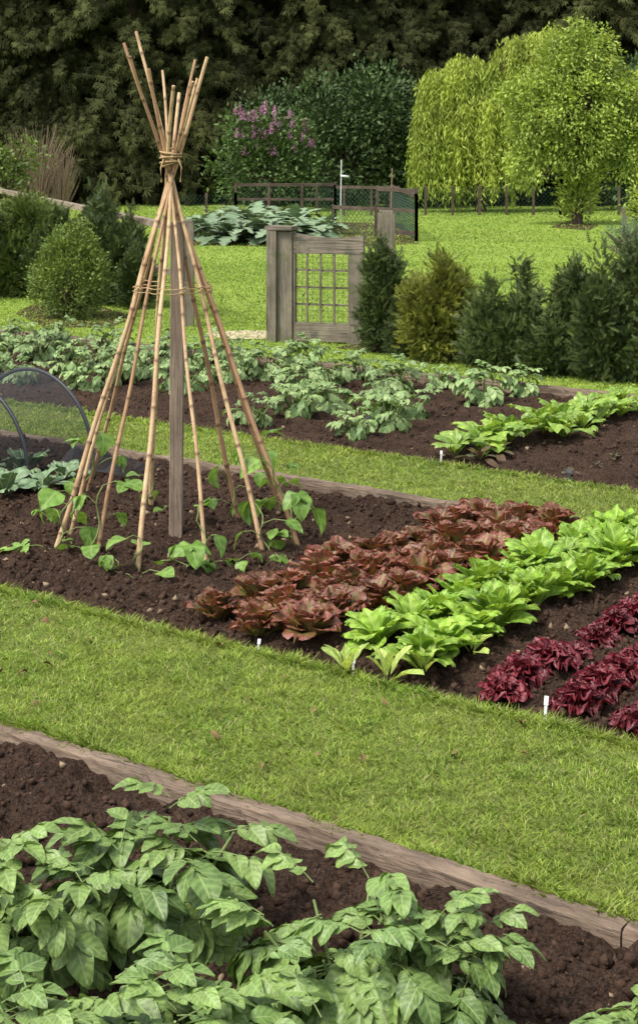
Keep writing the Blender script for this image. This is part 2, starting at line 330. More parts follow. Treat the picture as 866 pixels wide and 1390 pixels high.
for (t0,sr,nn) in ((4.64,(-6.5,-.8),9000),(3.605,(-5.2,-.5),9000),(7.185,(-9.5,-3),3500),(7.99,(-12,-3),5000)):
    a=rng.uniform(sr[0],sr[1],nn); b=t0+rng.normal(0,.014,nn)+.028*vn(a,a*0,4,3)+.02*vn(a,a*0,15,4)
    xy=np.column_stack([E1[0]*a+E2[0]*b,E1[1]*a+E2[1]*b]); grass_region(xy,(.022,.05),None,.8)
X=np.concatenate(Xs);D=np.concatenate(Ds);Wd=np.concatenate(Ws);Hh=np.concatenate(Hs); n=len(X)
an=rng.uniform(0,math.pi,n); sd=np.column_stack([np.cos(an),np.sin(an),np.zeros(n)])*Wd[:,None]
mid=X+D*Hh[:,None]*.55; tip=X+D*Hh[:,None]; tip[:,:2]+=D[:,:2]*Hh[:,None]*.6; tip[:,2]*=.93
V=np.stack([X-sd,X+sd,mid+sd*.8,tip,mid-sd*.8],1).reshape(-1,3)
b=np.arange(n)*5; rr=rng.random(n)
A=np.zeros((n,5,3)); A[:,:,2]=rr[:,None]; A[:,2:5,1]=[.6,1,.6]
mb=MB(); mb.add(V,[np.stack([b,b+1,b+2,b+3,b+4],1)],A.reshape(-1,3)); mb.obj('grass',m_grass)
print('blades',n)
# a few fallen leaves and soil spills on the mown path
lf=leaf(5,4,.6,.6,.7,.5,.9,.05,2,.02,5); mb=MB()
for i in range(34):
    s_=U(-5,-1.6); t_=U(3.68,4.6); place(mb,lf,W(s_,t_,.024),U(0,6),U(-.3,.4),U(-.6,.6),U(.018,.04),.5)
mb.obj('fallen_leaves',m_dead)

# ---------- timber edging ----------
def board(s0,s1,t,w,ztop,h,name='timber_edging'):
    s=s0
    par=empty(name,W((s0+s1)/2,t,0),BANG)
    while s<s1:
        L=min(U(2.2,2.6),s1-s); k=int(L/.03)+2; mb=MB()
        xs=np.linspace(0,L-.006,k)
        prof=[(-w/2,-h),(-w/2,-.03),(-w/2+.002,-.008),(-w/2+.008,0),(0,.001),(w/2-.007,0),(w/2,-.007),(w/2,-h)]; m=len(prof)
        V=[]
        for x in xs:
            j1=.010*float(vn(np.array(x+s),np.array(t),9,1)); j2=.014*float(vn(np.array(x+s),np.array(t),6,2))
            for (a,b_) in prof: V.append([x,a+j1+(U(-.003,.003) if b_>-h else 0),b_+(j2+U(-.003,.003) if b_>-h else 0)])
        Fq=[[i*m+j,i*m+j+1,(i+1)*m+j+1,(i+1)*m+j][::-1] for i in range(k-1) for j in range(m-1)]
        mb.add(V,[np.array(Fq)]); mb.add(V[:m],[np.arange(m)[None]]); mb.add(V[-m:],[np.arange(m)[::-1][None]])
        o=mb.obj('board',m_board,False,parent=par); o.location=(s-(s0+s1)/2,U(-.004,.004),ztop)
        s+=L
board(-6.4,1.4,3.562,.066,.014,.2)
board(-9.5,.5,7.115,.06,.028,.2)
board(-14,-1.2,10.845,.07,.04,.2)

# ---------- plants ----------
def compound(seed,nl=6,nw=4):
    g=random.Random(seed); mb=MB(); droop=g.uniform(.6,1.1)
    lf=[leaf(nl,nw,g.uniform(.54,.66),.55,.72,.24,g.uniform(.3,1.1),.035,2,.008,seed+i,0,0,.016) for i in range(3)]
    def pos(t): 
        k=10; a=0;b=0
        for i in range(k): a+=t/k*math.cos(-droop*t*i/k); b+=t/k*math.sin(-droop*t*i/k)
        return np.array([0,a,b]),-droop*t
    pts=[pos(t)[0] for t in np.linspace(0,.66,5)]; tube(mb,pts,[.014,.012,.010,.008,.006],4,1)
    for t,l in ((.22,.26),(.40,.42),(.60,.48)):
        p,ph=pos(t)
        for sd in(-1,1): place(mb,lf[g.randrange(3)],p,sd*g.uniform(.8,1.15),ph*.7+g.uniform(-.25,.15),sd*g.uniform(-.1,.4),l*g.uniform(.85,1.1),g.random())
    p,ph=pos(.68); place(mb,lf[0],p,g.uniform(-.15,.15),ph-.1,0,.54,g.random())
    return mb
def tpl(mb):
    V=np.concatenate(mb.v);A=np.concatenate(mb.a); out=[(f,int(m[0])) for f,m in zip(mb.f,mb.m)]
    q=[f for f,m in out if m==0 and f.shape[1]==4]; fs=[f for f,m in out if m==1 and f.shape[1]==4]
    return V,A,np.concatenate(q),(np.concatenate(fs) if fs else None)
def potato(seed,Rr,Hh,n,ll,mats,nl=6,nw=4):
    random.seed(seed); mb=MB(); C=[tpl(compound(seed*7+i,nl,nw)) for i in range(3)]
    buf={0:[],1:[],2:[]}; ns=7; sa=[U(-.3,.3)+i*6.28/ns for i in range(ns)]; sr=[U(.35,.85) for i in range(ns)]; sh=[U(.8,1.1) for i in range(ns)]
    for i in range(n):
        k=i%ns; up=U(.25,1.05); a0=sa[k]; r=Rr*sr[k]*up*.85
        cx,cy=math.cos(a0)*r,math.sin(a0)*r; z=Hh*sh[k]*up*(1-.25*sr[k])
        a=a0+U(-2.2,2.2) if up<.8 else U(0,6.28)
        pit=math.radians(-12+55*max(0,up-.55)/.5+U(-14,14)); l=ll*U(.8,1.12)*(1 if up<.85 else .75)
        buf[i%3].append((R(a-math.pi/2,pit,U(-.3,.3))*l,[cx,cy,max(z,.05)],random.random()))
    for k,b in buf.items():
        M=np.array([x[0] for x in b]);X=np.array([x[1] for x in b]);r=np.array([x[2] for x in b]);V,A,q4,s4=C[k]
        mb.many((V,[q4],A),M,X,r,0)
        if s4 is not None: mb.many((V,[s4],A),M,X,r,1)
    for k in range(ns):
        c,s=math.cos(sa[k]),math.sin(sa[k]); tube(mb,[[c*Rr*sr[k]*u*.85,s*Rr*sr[k]*u*.85,Hh*sh[k]*u*(1-.25*sr[k])-.04] for u in (.05,.4,.7,1.0)],[.008,.007,.006,.004],5,1)
    return mb.mesh('potato_plant',mats)
PN=[potato(i+1,.33,.32,58,.225,[m_pot,m_pstem],9,6) for i in range(4)]
for i,(u,v,sc) in enumerate([(215,1250,.92),(35,1300,.80),(470,1350,.84),(600,1362,.72),(262,1450,.80),(-90,1290,.85),(450,1560,.78),(930,1510,.75),(60,1490,.84),(680,1660,.8)]):
    put(PN[i%4],'potato_plant',P(u,v)+np.array([0,0,-.04]),U(0,6),sc)
PR=[potato(i+21,.26,.24,40,.155,[m_pot2,m_pstem],4,2) for i in range(4)]
for s_ in (-6.2,-6.9,-7.6,-8.3,-9.0,-9.7,-10.4,-11.1):
    for t_ in np.arange(8.45,10.7,.44):
        if s_<-7.1 and t_<9.1 and not(s_<-8.5 and t_>8.8): continue
        if random.random()<.06: continue
        put(PR[random.randrange(4)],'potato_plant',W(s_+U(-.07,.07),t_+U(-.08,.08),-.02),U(0,6),U(.72,1.08))
def rosette(seed,n,L,tp,pit,name,mats,zoff=0,rad=.02,jp=10):
    random.seed(seed); mb=MB()
    for i in range(n):
        q=i/(n-1); a=i*2.4+U(-.25,.25); p=math.radians(pit[0]+(pit[1]-pit[0])*q+U(-jp,jp)); l=L[0]+(L[1]-L[0])*q
        place(mb,tp[i%len(tp)],[math.cos(a)*rad*(1-q),math.sin(a)*rad*(1-q),zoff+.01+.02*q],a-math.pi/2,p,U(-.25,.25),l*U(.82,1.12),random.random())
    return mb.mesh(name,mats)
ROM=[rosette(40+i,17,(.17,.165),[leaf(12,8,U(.48,.58),.85,.30,.42,U(.4,1.2),.05,2,.010,50+i*5+k,0,0,.022) for k in range(4)],(46,86),'green_lettuce',m_rom,0,.015,9) for i in range(6)]
BRN=[rosette(60+i,20,(.14,.125),[leaf(14,12,U(.70,.88),.70,.24,.38,U(.3,1.1),.085,1.9,.010,80+i*5+k,0,0,.030) for k in range(5)],(42,88),'bronze_lettuce',m_brn,0,.022,11) for i in range(6)]
LOL=[rosette(90+i,28,(.09,.065),[leaf(9,18,1.0,.8,.22,.15,U(.3,1.1),.20,2.9,.016,110+i*5+k) for k in range(4)],(18,82),'red_frilly_lettuce',m_lol,0,.022,14) for i in range(5)]
SED=[rosette(130+i,6,(.13,.09),[leaf(7,4,.36,.9,.5,.35,U(.5,.9),.03,2,.004,140+i*5+k) for k in range(3)],(40,78),'young_lettuce',m_seed) for i in range(3)]
CHD=[rosette(150+i,9,(.25,.18),[leaf(10,7,.46,1.3,.42,.2,U(.5,1.3),.06,2,.012,160+i*5+k,0,0,.02) for k in range(3)],(50,88),'chard_plant',m_chard) for i in range(4)]
BEE=[rosette(170+i,9,(.2,.14),[leaf(8,4,.42,1.0,.5,.15,U(.9,1.4),.03,2,.008,180+i*5+k) for k in range(3)],(30,80),'beetroot_plant',m_beet) for i in range(2)]
CAB=[rosette(190+i,10,(.23,.16),[leaf(10,8,.56,1.3,.35,.25,U(.4,1.0),.07,2,.010,200+i*5+k) for k in range(3)],(38,80),'cabbage_plant',m_cab) for i in range(2)]
def row(mesh_list,name,s_,t0,t1,st,jit,sc,z=-.02):
    t=t0
    while t<t1:
        put(mesh_list[random.randrange(len(mesh_list))],name,W(s_+U(-jit,jit),t,z+float(soilz(np.array(s_),np.array(t),'B'))*.5),U(0,6.28),U(*sc),tilt=(U(-.15,.15),U(-.15,.15))); t+=st*U(.88,1.12)
for s_,o in ((-4.20,.08),(-3.98,.0),(-3.78,.09)): row(BRN,'bronze_lettuce',s_,4.86+o,7.0,.20,.03,(.9,1.2))
for s_,o in ((-3.50,.10),(-3.27,.0)): row(ROM,'green_lettuce',s_,4.92+o,7.0,.18,.025,(.85,1.15))
for s_,o in ((-2.88,.02),(-2.60,.08),(-2.32,.0),(-2.04,.05),(-1.76,0)): row(LOL,'red_frilly_lettuce',s_,4.84+o,6.95,.17,.02,(.8,1.1),-.01)
for (u,v) in ((470,915),(527,925),(575,915),(640,890)): put(SED[random.randrange(3)],'young_lettuce',P(u,v),U(0,6),U(.9,1.15))
row(CHD,'chard_plant',-5.22,8.35,10.7,.18,.05,(.85,1.15)); row(CHD,'chard_plant',-5.05,9.3,10.7,.28,.03,(.5,.85))
for t_ in (8.3,8.5): put(BEE[0],'beetroot_plant',W(-5.05,t_,-.02),U(0,6),.8)
for t_ in np.arange(8.3,10.5,.28): put(BEE[1],'beetroot_plant',W(-4.45+U(-.03,.03),t_,-.02),U(0,6),U(.2,.35))
for (u,v,sc) in ((58,662,.85),(8,668,.95),(-50,650,1.1),(32,640,.9),(90,648,.7)): put(CAB[random.randrange(2)],'cabbage_plant',P(u,v)+np.array([0,0,-.03]),U(0,6),sc)
# ---------- cane wigwam ----------
wc=P(239,718); wig=empty('bamboo_cane_wigwam',wc)
feet=[(73,738),(92,720),(129,748),(187,768),(283,764),(361,746),(408,733),(384,690),(325,697),(205,684),(118,662)]
tops=[.52,.40,.50,.34,.46,.66,.60,.52,.44,.36,.42]
tie=np.array([(232-U0)*wc[1]/F,wc[1],H-(213-VH)*wc[1]/F])
mb=MB(); ring=[]
for i,(u,v) in enumerate(feet):
    f=P(u,v); f[2]=-.06
    off=nrm((tie-f)*np.array([1,1,0]))*.030+np.array([U(-.014,.014),U(-.014,.014),0]); tp=tie+off
    d=nrm(tp-f); L=np.linalg.norm(tp-f)+tops[i]; k=45
    bow=np.array([U(-1,1),U(-1,1),0])*.018
    tt=np.linspace(0,L,k); pts=f+d*tt[:,None]+bow*np.sin(math.pi*tt/L)[:,None]+np.column_stack([.004*np.sin(tt*7+i),.004*np.cos(tt*6+i),tt*0])
    nodes=np.arange(.11,L+.2,.22)
    ex=np.concatenate([[q-.012,q,q+.012] for q in nodes if q<L-.02]); t2=np.sort(np.concatenate([tt,ex])); P2=np.column_stack([np.interp(t2,tt,pts[:,q]) for q in range(3)])
    nd_=np.array([min(abs(x-q) for q in nodes) for x in t2]); rad=(.0122-.0040*t2/L)*U(.80,1.1); rad=rad*(1+.25*(nd_<.004))
    tube(mb,P2-wc,rad,8,0,random.random())
    mb.a[-3][:,1]-=.11
    zr=1.17; tt_=(zr-f[2])/d[2]; ring.append(f+d*tt_)
mb.obj('canes',m_bam,parent=wig)
mb=MB()
for k in range(9):
    an=np.linspace(0,2*math.pi,20); rr=.046+.007*math.sin(k*2.1)
    tl=U(-.35,.35); pts=np.column_stack([rr*np.cos(an),rr*np.sin(an),(-.035+.008*k)+tl*.05*np.cos(an+k)])+(tie-wc); tube(mb,pts,.0048,5)
for a0 in (2.2,-.6):
    tube(mb,[tie-wc+np.array([.05*math.cos(a0),-.05,-.01]),tie-wc+np.array([.07*math.cos(a0),-.07,-.05]),tie-wc+np.array([.065*math.cos(a0),-.065,-.12])],.004,5)
rc=np.mean(ring,0); ring.sort(key=lambda p:math.atan2(p[1]-rc[1],p[0]-rc[0])); rg=np.array(ring+[ring[0]])-wc
for dz in (0,.022): 
    pts=[]
    for a,b in zip(rg[:-1],rg[1:]):
        for q in (0,.5): pp=a+(b-a)*q+np.array([0,0,dz+(-.006 if q else 0)]); o=pp-(rc-wc); o[2]=0; pts.append(pp+nrm(o)*.013)
    tube(mb,pts,.0028,5)
for a in rg[:-1]:
    an=np.linspace(0,12.5,20); tube(mb,np.column_stack([.013*np.cos(an),.013*np.sin(an),an*.003-.01])+a,.003,4)
mb.obj('twine',m_twine,parent=wig)
mb=MB(); beam(mb,[0,0,-.15],[0.01,0,1.50],.066,.06,0,(0,1,0),14,.03); o=mb.obj('support_post',m_post,False,parent=wig)
bv=o.modifiers.new('b','BEVEL'); bv.width=.004
def bean(seed,n,Hh,toward):
    random.seed(seed); mb=MB(); lf=[leaf(8,6,.84,.36,.85,.2,U(.4,1.1),.05,2,.008,300+seed+i) for i in range(3)]
    ph=U(0,6); pts=[[.015*math.cos(ph+k*1.1),.015*math.sin(ph+k*1.1),k*Hh/8-.02] for k in range(9)]
    for q,p in enumerate(pts): p[0]+=toward[0]*q/8*Hh; p[1]+=toward[1]*q/8*Hh
    tube(mb,pts,.0035,5,1)
    for i in range(n):
        q=1+int(i*7/max(n-1,1)); a=i*2.4+ph; b=pts[min(q,8)]; l=U(.05,.13); pe=[b[0]+math.cos(a)*l,b[1]+math.sin(a)*l,b[2]+U(.0,.05)]
        tube(mb,[b,[(b[0]+pe[0])/2,(b[1]+pe[1])/2,(b[2]+pe[2])/2+.012],pe],.002,4,1)
        s=U(.06,.115); pt=U(-1.2,.3)
        place(mb,lf[i%3],pe,a-1.57,pt,U(-.4,.4),s,random.random())
        if random.random()<.5:
            for sd in (-1,1): place(mb,lf[(i+1)%3],pe,a-1.57+sd*1.25,pt*.7,sd*.3,s*.8,random.random())
    return mb.mesh('runner_bean_plant',[m_bean,m_rstem])
for i,(u,v) in enumerate(feet):
    f=P(u,v); d=nrm(tie-f)
    put(bean(400+i,[4,3,5,3,4,5,7,8,4,3,5][i],[.22,.16,.30,.14,.20,.22,.32,.40,.24,.18,.30][i],(d[0]/d[2]*.9,d[1]/d[2]*.9)),'runner_bean_plant',f+np.array([U(-.03,.03),-.03,-.03]),0,U(.95,1.25))
for (u,v,sc) in ((160,770,.9),(255,768,1.35),(70,700,.9),(335,765,.8)): put(bean(430+u,3,.08,(U(-.6,.6),U(-.4,.2))),'runner_bean_plant',P(u,v)+np.array([0,0,-.03]),U(0,6),sc)
# ---------- netting tunnel ----------
tn=empty('netting_tunnel',W(-7.35,6.1,0)); base=W(-7.35,6.1,0); mbh=MB(); mbn=MB(); rows=[]
an=np.linspace(0,math.pi,25)
for k,t_ in enumerate(np.linspace(5.3,6.85,7)):
    ce=W(-7.35,t_,0)-base; pr=ce+E1*(np.cos(an)*.52)[:,None]+np.array([0,0,1.])*(np.sin(an)*.50)[:,None]
    if k%2==0: tube(mbh,pr,.012,7)
    sag=1.012-(.02 if k%2 else 0); rows.append(ce+E1*(np.cos(an)*.52*sag)[:,None]+np.array([0,0,1.])*(np.sin(an)*.50*sag)[:,None])
V=np.array(rows).reshape(-1,3); k=25; i,j=np.meshgrid(np.arange(6),np.arange(24),indexing='ij'); q=(i*k+j).ravel()
mbn.add(V,[np.stack([q,q+1,q+k+1,q+k],1)])
sk=[]
for x in np.linspace(0,1,30):
    for y in np.linspace(0,1,9):
        p=W(-6.83+.55*x,6.55+.32*y,0)-base; sk.append([p[0],p[1],.03+.05*math.sin(x*19+y*3)*math.sin(y*3.14)+.04*math.sin(3.14*y)*(1-x)])
i,j=np.meshgrid(np.arange(29),np.arange(8),indexing='ij'); q=(i*9+j).ravel(); mbn.add(sk,[np.stack([q,q+9,q+10,q+1],1)])
mbh.obj('hoops',m_black,parent=tn); mbn.obj('net',m_net,parent=tn)
# ---------- labels ----------
def label(u,v,h=.06,mat=m_white,w=.018):
    mb=MB(); beam(mb,[0,0,-.05],[.006,.01,h*.6],w*.7,.0025,0,(0,1,0)); 
    beam(mb,[.006,.0085,h*.6+.0005],[.009,.018,h],w,.003,0,(0,1,0)); o=mb.obj('plant_label',mat,False,loc=P(u,v)); o.rotation_euler=(0,0,U(-.4,.4))
label(738,976,.07,m_white,.014); label(349,884,.04,m_white,.011); label(478,910,.035,m_white,.011); label(598,624,.05,m_white,.014); label(770,650,.05,m_black,.03); label(497,578,.06,m_black,.03); label(640,612,.04,m_black,.03)
# ---------- gate ----------
g0=P(366,463); g1=P(500,468.5); ga=math.atan2(g1[1]-g0[1],g1[0]-g0[0]); gt=empty('garden_gate',g0,ga)
mz=MB(); mx=MB()
beam(mz,[.045,0,-.1],[.045,0,1.05],.095,.17,0,(0,1,0),6,.02); beam(mz,[.166,.02,-.1],[.166,.02,1.04],.142,.13,0,(0,1,0),6,.02)
beam(mx,[-.02,.01,1.0725],[.25,.01,1.0725],.2,.035,0,(0,0,1),3,.03)
GW=.93
pr=[];k=14
for i in range(k+1):
    x=.242+(GW-.242)*i/k; zt=1.03-.035*math.sin(math.pi*i/k)-(.015*i/k)+U(-.004,.004)
    for yy in(-.028,.028): pr+= [[x,yy,.835],[x,yy,zt]]
Fq=[]
for i in range(k):
    a=i*4;b=a+4
    Fq+=[[a,b,b+1,a+1],[a+2,a+3,b+3,b+2],[a+1,b+1,b+3,a+3],[a,a+2,b+2,b]]
Fq+=[[0,1,3,2],[k*4,k*4+2,k*4+3,k*4+1]]
mx.add(pr,[np.array(Fq)])
beam(mx,[.262,0,.105],[.782,0,.105],.05,.17,0,(0,0,1),4,.01)
beam(mz,[.252,0,.02],[.252,0,.832],.02,.052,0,(0,1,0))
beam(mz,[.855,-.002,-.03],[.855,-.002,.832],.145,.06,0,(0,1,0),6,.015)
for x in (.38,.51,.645): beam(mz,[x,-.012,.192],[x,-.012,.833],.018,.016,0,(0,1,0))
for z in (.36,.52,.68): beam(mx,[.263,.006,z],[.781,.006,z],.016,.018)
mz.obj('posts_and_stiles',m_wz,False,parent=gt); mx.obj('rails',m_wx,False,parent=gt)
mw=MB()
for x in np.arange(.27,.78,.05): beam(mw,[x,.022,.19],[x,.022,.835],.002,.002,0,(0,1,0))
for z in np.arange(.2,.83,.05): beam(mw,[.26,.026,z],[.785,.026,z],.002,.002)
mw.obj('wire_mesh',m_wire,False,parent=gt)
for (u,v,tv,w) in ((524,436,290,.17),(256,443,303,.11)):
    b=P(u,v); h=(v-tv)*b[1]/F; mb=MB(); beam(mb,[0,0,-.1],[0,0,h],w,w,0,(0,1,0),6,.02); beam(mb,[0,0,h],[0,0,h+.03],w*.8,w*.8,0,(0,1,0)); mb.obj('gate_post' if u>300 else 'fence_post',m_wz,False,loc=b)
rf=empty('rail_fence',P(245,440)); b0=P(245,440)
A0=np.array([-1.45,17.3,0]); B0=np.array([-5.9,29.5,0]); mb=MB()
for k in range(7):
    p=A0+(B0-A0)*k/6-b0; beam(mb,[p[0],p[1],-.1],[p[0],p[1],.93],.08,.08,0,(0,1,0))
beam(mb,A0-b0+[0,0,.95],B0-b0+[0,0,1.0],.11,.07,0,(0,0,1),8,.03); beam(mb,A0-b0+[0,0,.45],B0-b0+[0,0,.45],.03,.06,0,(0,0,1),8,.03)
mb.obj('posts_and_rails',woodmat('rail_wood',(.13,.10,.07),(.30,.24,.18),1,.6),False,parent=rf)
# ---------- far kitchen plot fence ----------
def panel(mb,mn,p0,p1,h,np_=2,net=True,rail=True,low=False,mid=False):
    p0=np.array(p0);p1=np.array(p1)
    for k in range(np_):
        p=p0+(p1-p0)*k/(np_-1); beam(mb,p+[0,0,-.1],p+[0,0,h+.05],.06,.06,0,(0,1,0))
    if rail: beam(mb,p0+[0,0,h],p1+[0,0,h],.04,.07); 
    if low: beam(mb,p0+[0,0,.15],p1+[0,0,.15],.04,.07)
    if mid: beam(mb,p0+[0,0,h*.6],p1+[0,0,h*.6],.04,.06)
    if net:
        L=np.linalg.norm(p1-p0); st=.11; n=int(L/st)
        for k in range(-int(h/st),n):
            for sg in (1,-1):
                a=k*st; x0,z0,x1,z1=(a,0,a+h,h) if sg==1 else (a,h,a+h,0)
                if x0<0: z0+=(-x0)*sg; x0=0
                if x1>L: z1-=(x1-L)*sg; x1=L
                if x1-x0<.03: continue
                d=(p1-p0)/L; off=np.array([0,.02*sg,0]); beam(mn,p0+d*x0+[0,0,z0+.01]+off,p0+d*x1+[0,0,z1+.01]+off,.0045,.0045)
pf=empty('netting_fence',(0,30,0)); mb=MB();mn=MB(); O=np.array([0,30.,0])
def Q(u,v): return P(u,v)-O
panel(mb,mn,Q(452,318),Q(510,322),.55,2); panel(mb,mn,Q(512,323),Q(565,328),.95,2,False,True,True,True); panel(mb,mn,Q(565,328),Q(532,305),.85,2)
panel(mb,mn,Q(320,300),Q(455,300),.85,4,True,True,False,True); panel(mb,mn,Q(240,302),Q(320,300),.62,3,True,False); panel(mb,mn,Q(455,300),Q(530,302),.8,2)
mb.obj('posts_and_rails',m_fence,False,parent=pf); mn.obj('net',m_green_net,False,parent=pf)
pf=empty('boundary_fence',(4,42,0)); mb=MB();mn=MB(); O=np.array([4,42.,0])
panel(mb,mn,Q(430,293),Q(760,292),.7,10,True,False); panel(mb,mn,Q(760,292),Q(960,293),.7,6,True,False); mb.obj('posts',m_fence,False,parent=pf); mn.obj('net',m_green_net,False,parent=pf)
def patch(name,pts,mat,z=.006):
    mb=MB(); V=[[*P(u,v)[:2],z] for u,v in pts]; mb.add(V,[np.arange(len(V))[None]]); mb.obj(name,mat,False)
patch('plot_soil',[(235,333),(455,336),(570,331),(545,303),(300,300)],m_soil)
patch('plot_soil',[(20,425),(60,445),(150,445),(185,430),(120,412),(50,412)],m_soil)
patch('plot_soil',[(745,309),(800,313),(812,306),(770,300)],m_soil)
patch('plot_soil',[(820,335),(845,350),(960,350),(960,330)],m_soil)
mb=MB(); V=[];k=30
a=P(470,470);b=P(930,522); d=nrm(b-a); nn=np.array([-d[1],d[0],0])
for i in range(k+1):
    p=a+(b-a)*i/k; V+= [p-nn*(.18+U(-.04,.04))+[0,0,.006],p+nn*.35+[0,0,.006]]
mb.add(V,[np.array([[i*2,i*2+2,i*2+3,i*2+1] for i in range(k)])]); mb.obj('plot_soil',m_soil,False)
ARL=[leaf(15,4,.42,.5,.6,.2,U(1.0,1.9),.03,2,.01,500+i,0,.55) for i in range(4)]
ART=[rosette(510+i,24,(1.0,.75),ARL,(35,85),'artichoke_plant',m_art) for i in range(3)]
for (u,v,sc) in ((285,326,.9),(318,331,1.0),(352,330,1.05),(385,331,.95),(420,328,.95),(300,312,1.0),(345,315,1.1),(400,314,1.05),(440,318,.75),(270,316,.8),(375,310,1.1),(325,308,1.0)): put(ART[random.randrange(3)],'artichoke_plant',P(u,v),U(0,6),sc)
mb=MB(); b=P(462,318); tube(mb,[[0,0,0],[0.02,0,1.5]],.010,6); beam(mb,[-.0,0,1.18],[.17,0,1.16],.03,.04); mb.obj('bird_feeder_pole',m_white,loc=b)
mb=MB(); b=P(530,322); tube(mb,[[0,0,0],[0.03,0,1.35]],.014,6); mb.obj('garden_stake',m_tan,loc=b)
# ---------- shrubs / hedges ----------
def needle_shoot(nn=6,wd=.13,nl=.27):
    V=[];Fq=[];A=[]
    for i in range(nn):
        t=i/nn
        for sd in(-1,1):
            for az in (0,1.57):
                y=t; l=nl*(1-.45*t); o=np.array([sd*math.cos(az),0,sd*math.sin(az)])
                b=len(V); V+=[[0,y,0],[0,y+wd,0],list(o*l+np.array([0,y+l*.8,0]))]; A+=[[0,t,.5]]*3; Fq.append([b,b+1,b+2])
    b=len(V); V+=[[-.03,0,0],[.03,0,0],[0,1.2,0]]; A+=[[0,0,.3]]*3; Fq.append([b,b+1,b+2])
    return np.array(V,float),np.array(Fq),np.array(A,float)
SH=needle_shoot()
DIA=(np.array([[0,0,0],[.26,.45,.06],[0,1,0],[-.26,.45,.06]],float),np.array([[0,1,2,3]]),np.array([[0,0,.5],[1,.5,.5],[0,1,.5],[-1,.5,.5]],float))
NAR=(np.array([[0,0,0],[.1,.45,.03],[0,1,0],[-.1,.45,.03]],float),np.array([[0,1,2,3]]),np.array([[0,0,.5],[1,.5,.5],[0,1,.5],[-1,.5,.5]],float))
def fan():
    V=[];Fq=[];A=[]
    for i,a in enumerate((-1.0,-.5,0,.5,1.0)):
        b=len(V); l=1-.35*abs(a); d=np.array([math.sin(a),math.cos(a),-.15*abs(a)]); p=np.array([math.cos(a),-math.sin(a),0])*.075; o=np.array([0,.1*i/7,0])
        V+=[o-p*.4,o+d*l*.5+p,o+d*l,o+d*l*.5-p]; Fq.append([b,b+1,b+2,b+3]); A+=[[0,.2,.5],[0,.5,.5],[0,1,.5],[0,.5,.5]]
    return np.array(V),np.array(Fq),np.array(A,float)
FAN=fan()
def clumpy(lobes,nclump,per,sig,shell=.35,up=.3,zmin=.02,out=1.0):
    vol=np.array([l[3]*l[4]*l[5] for l in lobes])**.8; idx=rng.choice(len(lobes),nclump,p=vol/vol.sum()); Lb=np.array(lobes)[idx]
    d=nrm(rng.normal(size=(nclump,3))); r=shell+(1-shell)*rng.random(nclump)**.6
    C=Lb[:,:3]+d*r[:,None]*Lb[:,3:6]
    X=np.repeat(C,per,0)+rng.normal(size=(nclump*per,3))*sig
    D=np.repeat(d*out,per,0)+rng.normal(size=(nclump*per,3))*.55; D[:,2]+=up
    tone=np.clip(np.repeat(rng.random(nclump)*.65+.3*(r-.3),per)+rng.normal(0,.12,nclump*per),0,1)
    k=X[:,2]>zmin; return X[k],D[k],tone[k],C
def foliage(mb,lobes,nclump,per,sig,T,size,shell=.35,up=.3,mat=0,zmin=.02,out=1.0):
    X,D,t,C=clumpy(lobes,nclump,per,sig,shell,up,zmin,out)
    n=len(X); mb.many(T,frames(D,rng.uniform(0,6.28,n),rng.uniform(size*.65,size*1.25,n)),X,t,mat); return C
def stems(mb,C,base,mat=1,n=14,r0=.03,r1=.006):
    for i in range(min(n,len(C))):
        c=C[rng.integers(len(C))]; m=(np.array(base)+c)/2+np.array([U(-.1,.1),U(-.1,.1),.15*abs(c[2])])
        tt=np.linspace(0,1,7)[:,None]; b=np.array(base,float); pts=(1-tt)**2*b+2*tt*(1-tt)*m+tt**2*c; tube(mb,pts,np.linspace(r0,r1,7),6,mat)
def yew(seed,lobes,nc=260,per=14,mat=m_yew,size=.075,up=.55,sig=.04,shell=.25,T=SH):
    global rng; rng=np.random.default_rng(seed); random.seed(seed); mb=MB()
    C=foliage(mb,lobes,nc,per,sig,T,size,shell,up); stems(mb,C,(0,0,0),1,16,.022,.004); return mb.mesh('yew_shrub',[mat,m_bark],False)
Y1=yew(600,[(0,0,.35,.22,.22,.36),(0.02,0,.62,.18,.17,.33),(-.05,0,.88,.10,.10,.24),(.08,.03,.85,.07,.07,.2),(-.12,0,.7,.08,.08,.2)],330)
Y2=yew(601,[(0,0,.28,.32,.28,.30),(.1,0,.5,.2,.18,.28),(-.16,0,.5,.15,.15,.30),(-.1,0,.78,.06,.06,.25),(.2,.03,.68,.07,.07,.2)],340)
Y3=yew(602,[(0,0,.25,.38,.30,.27),(.12,0,.45,.14,.14,.3),(-.2,0,.38,.16,.16,.22),(.1,0,.80,.04,.04,.28),(-.15,0,.6,.05,.05,.2)],320)
YG=yew(603,[(0,0,.30,.33,.28,.32),(.08,0,.56,.24,.2,.28),(-.2,0,.56,.12,.12,.27),(.05,0,.84,.09,.09,.18),(.24,0,.7,.06,.06,.15)],360,14,m_yewl)
for (me,u,v,sc,rz) in ((Y1,520,478,.90,0),(YG,594,490,.92,.3),(Y2,552,484,.62,2),(Y3,690,503,.95,0),(Y2,648,496,.55,1),(Y1,778,508,.84,2),(Y3,738,508,.72,2),(Y2,832,516,1.0,.5),(Y1,868,517,1.02,1),(Y3,810,512,.75,4),(Y3,920,522,1.0,1),(Y2,990,530,1.0,3)):
    put(me,'yew_shrub',P(u,v),rz,sc)
YL=yew(604,[(0,0,.4,.6,.5,.42),(.3,0,.7,.35,.3,.38),(-.35,0,.8,.3,.3,.35),(.05,.1,.95,.3,.3,.25)],900,14,m_yewb,.085,.5)
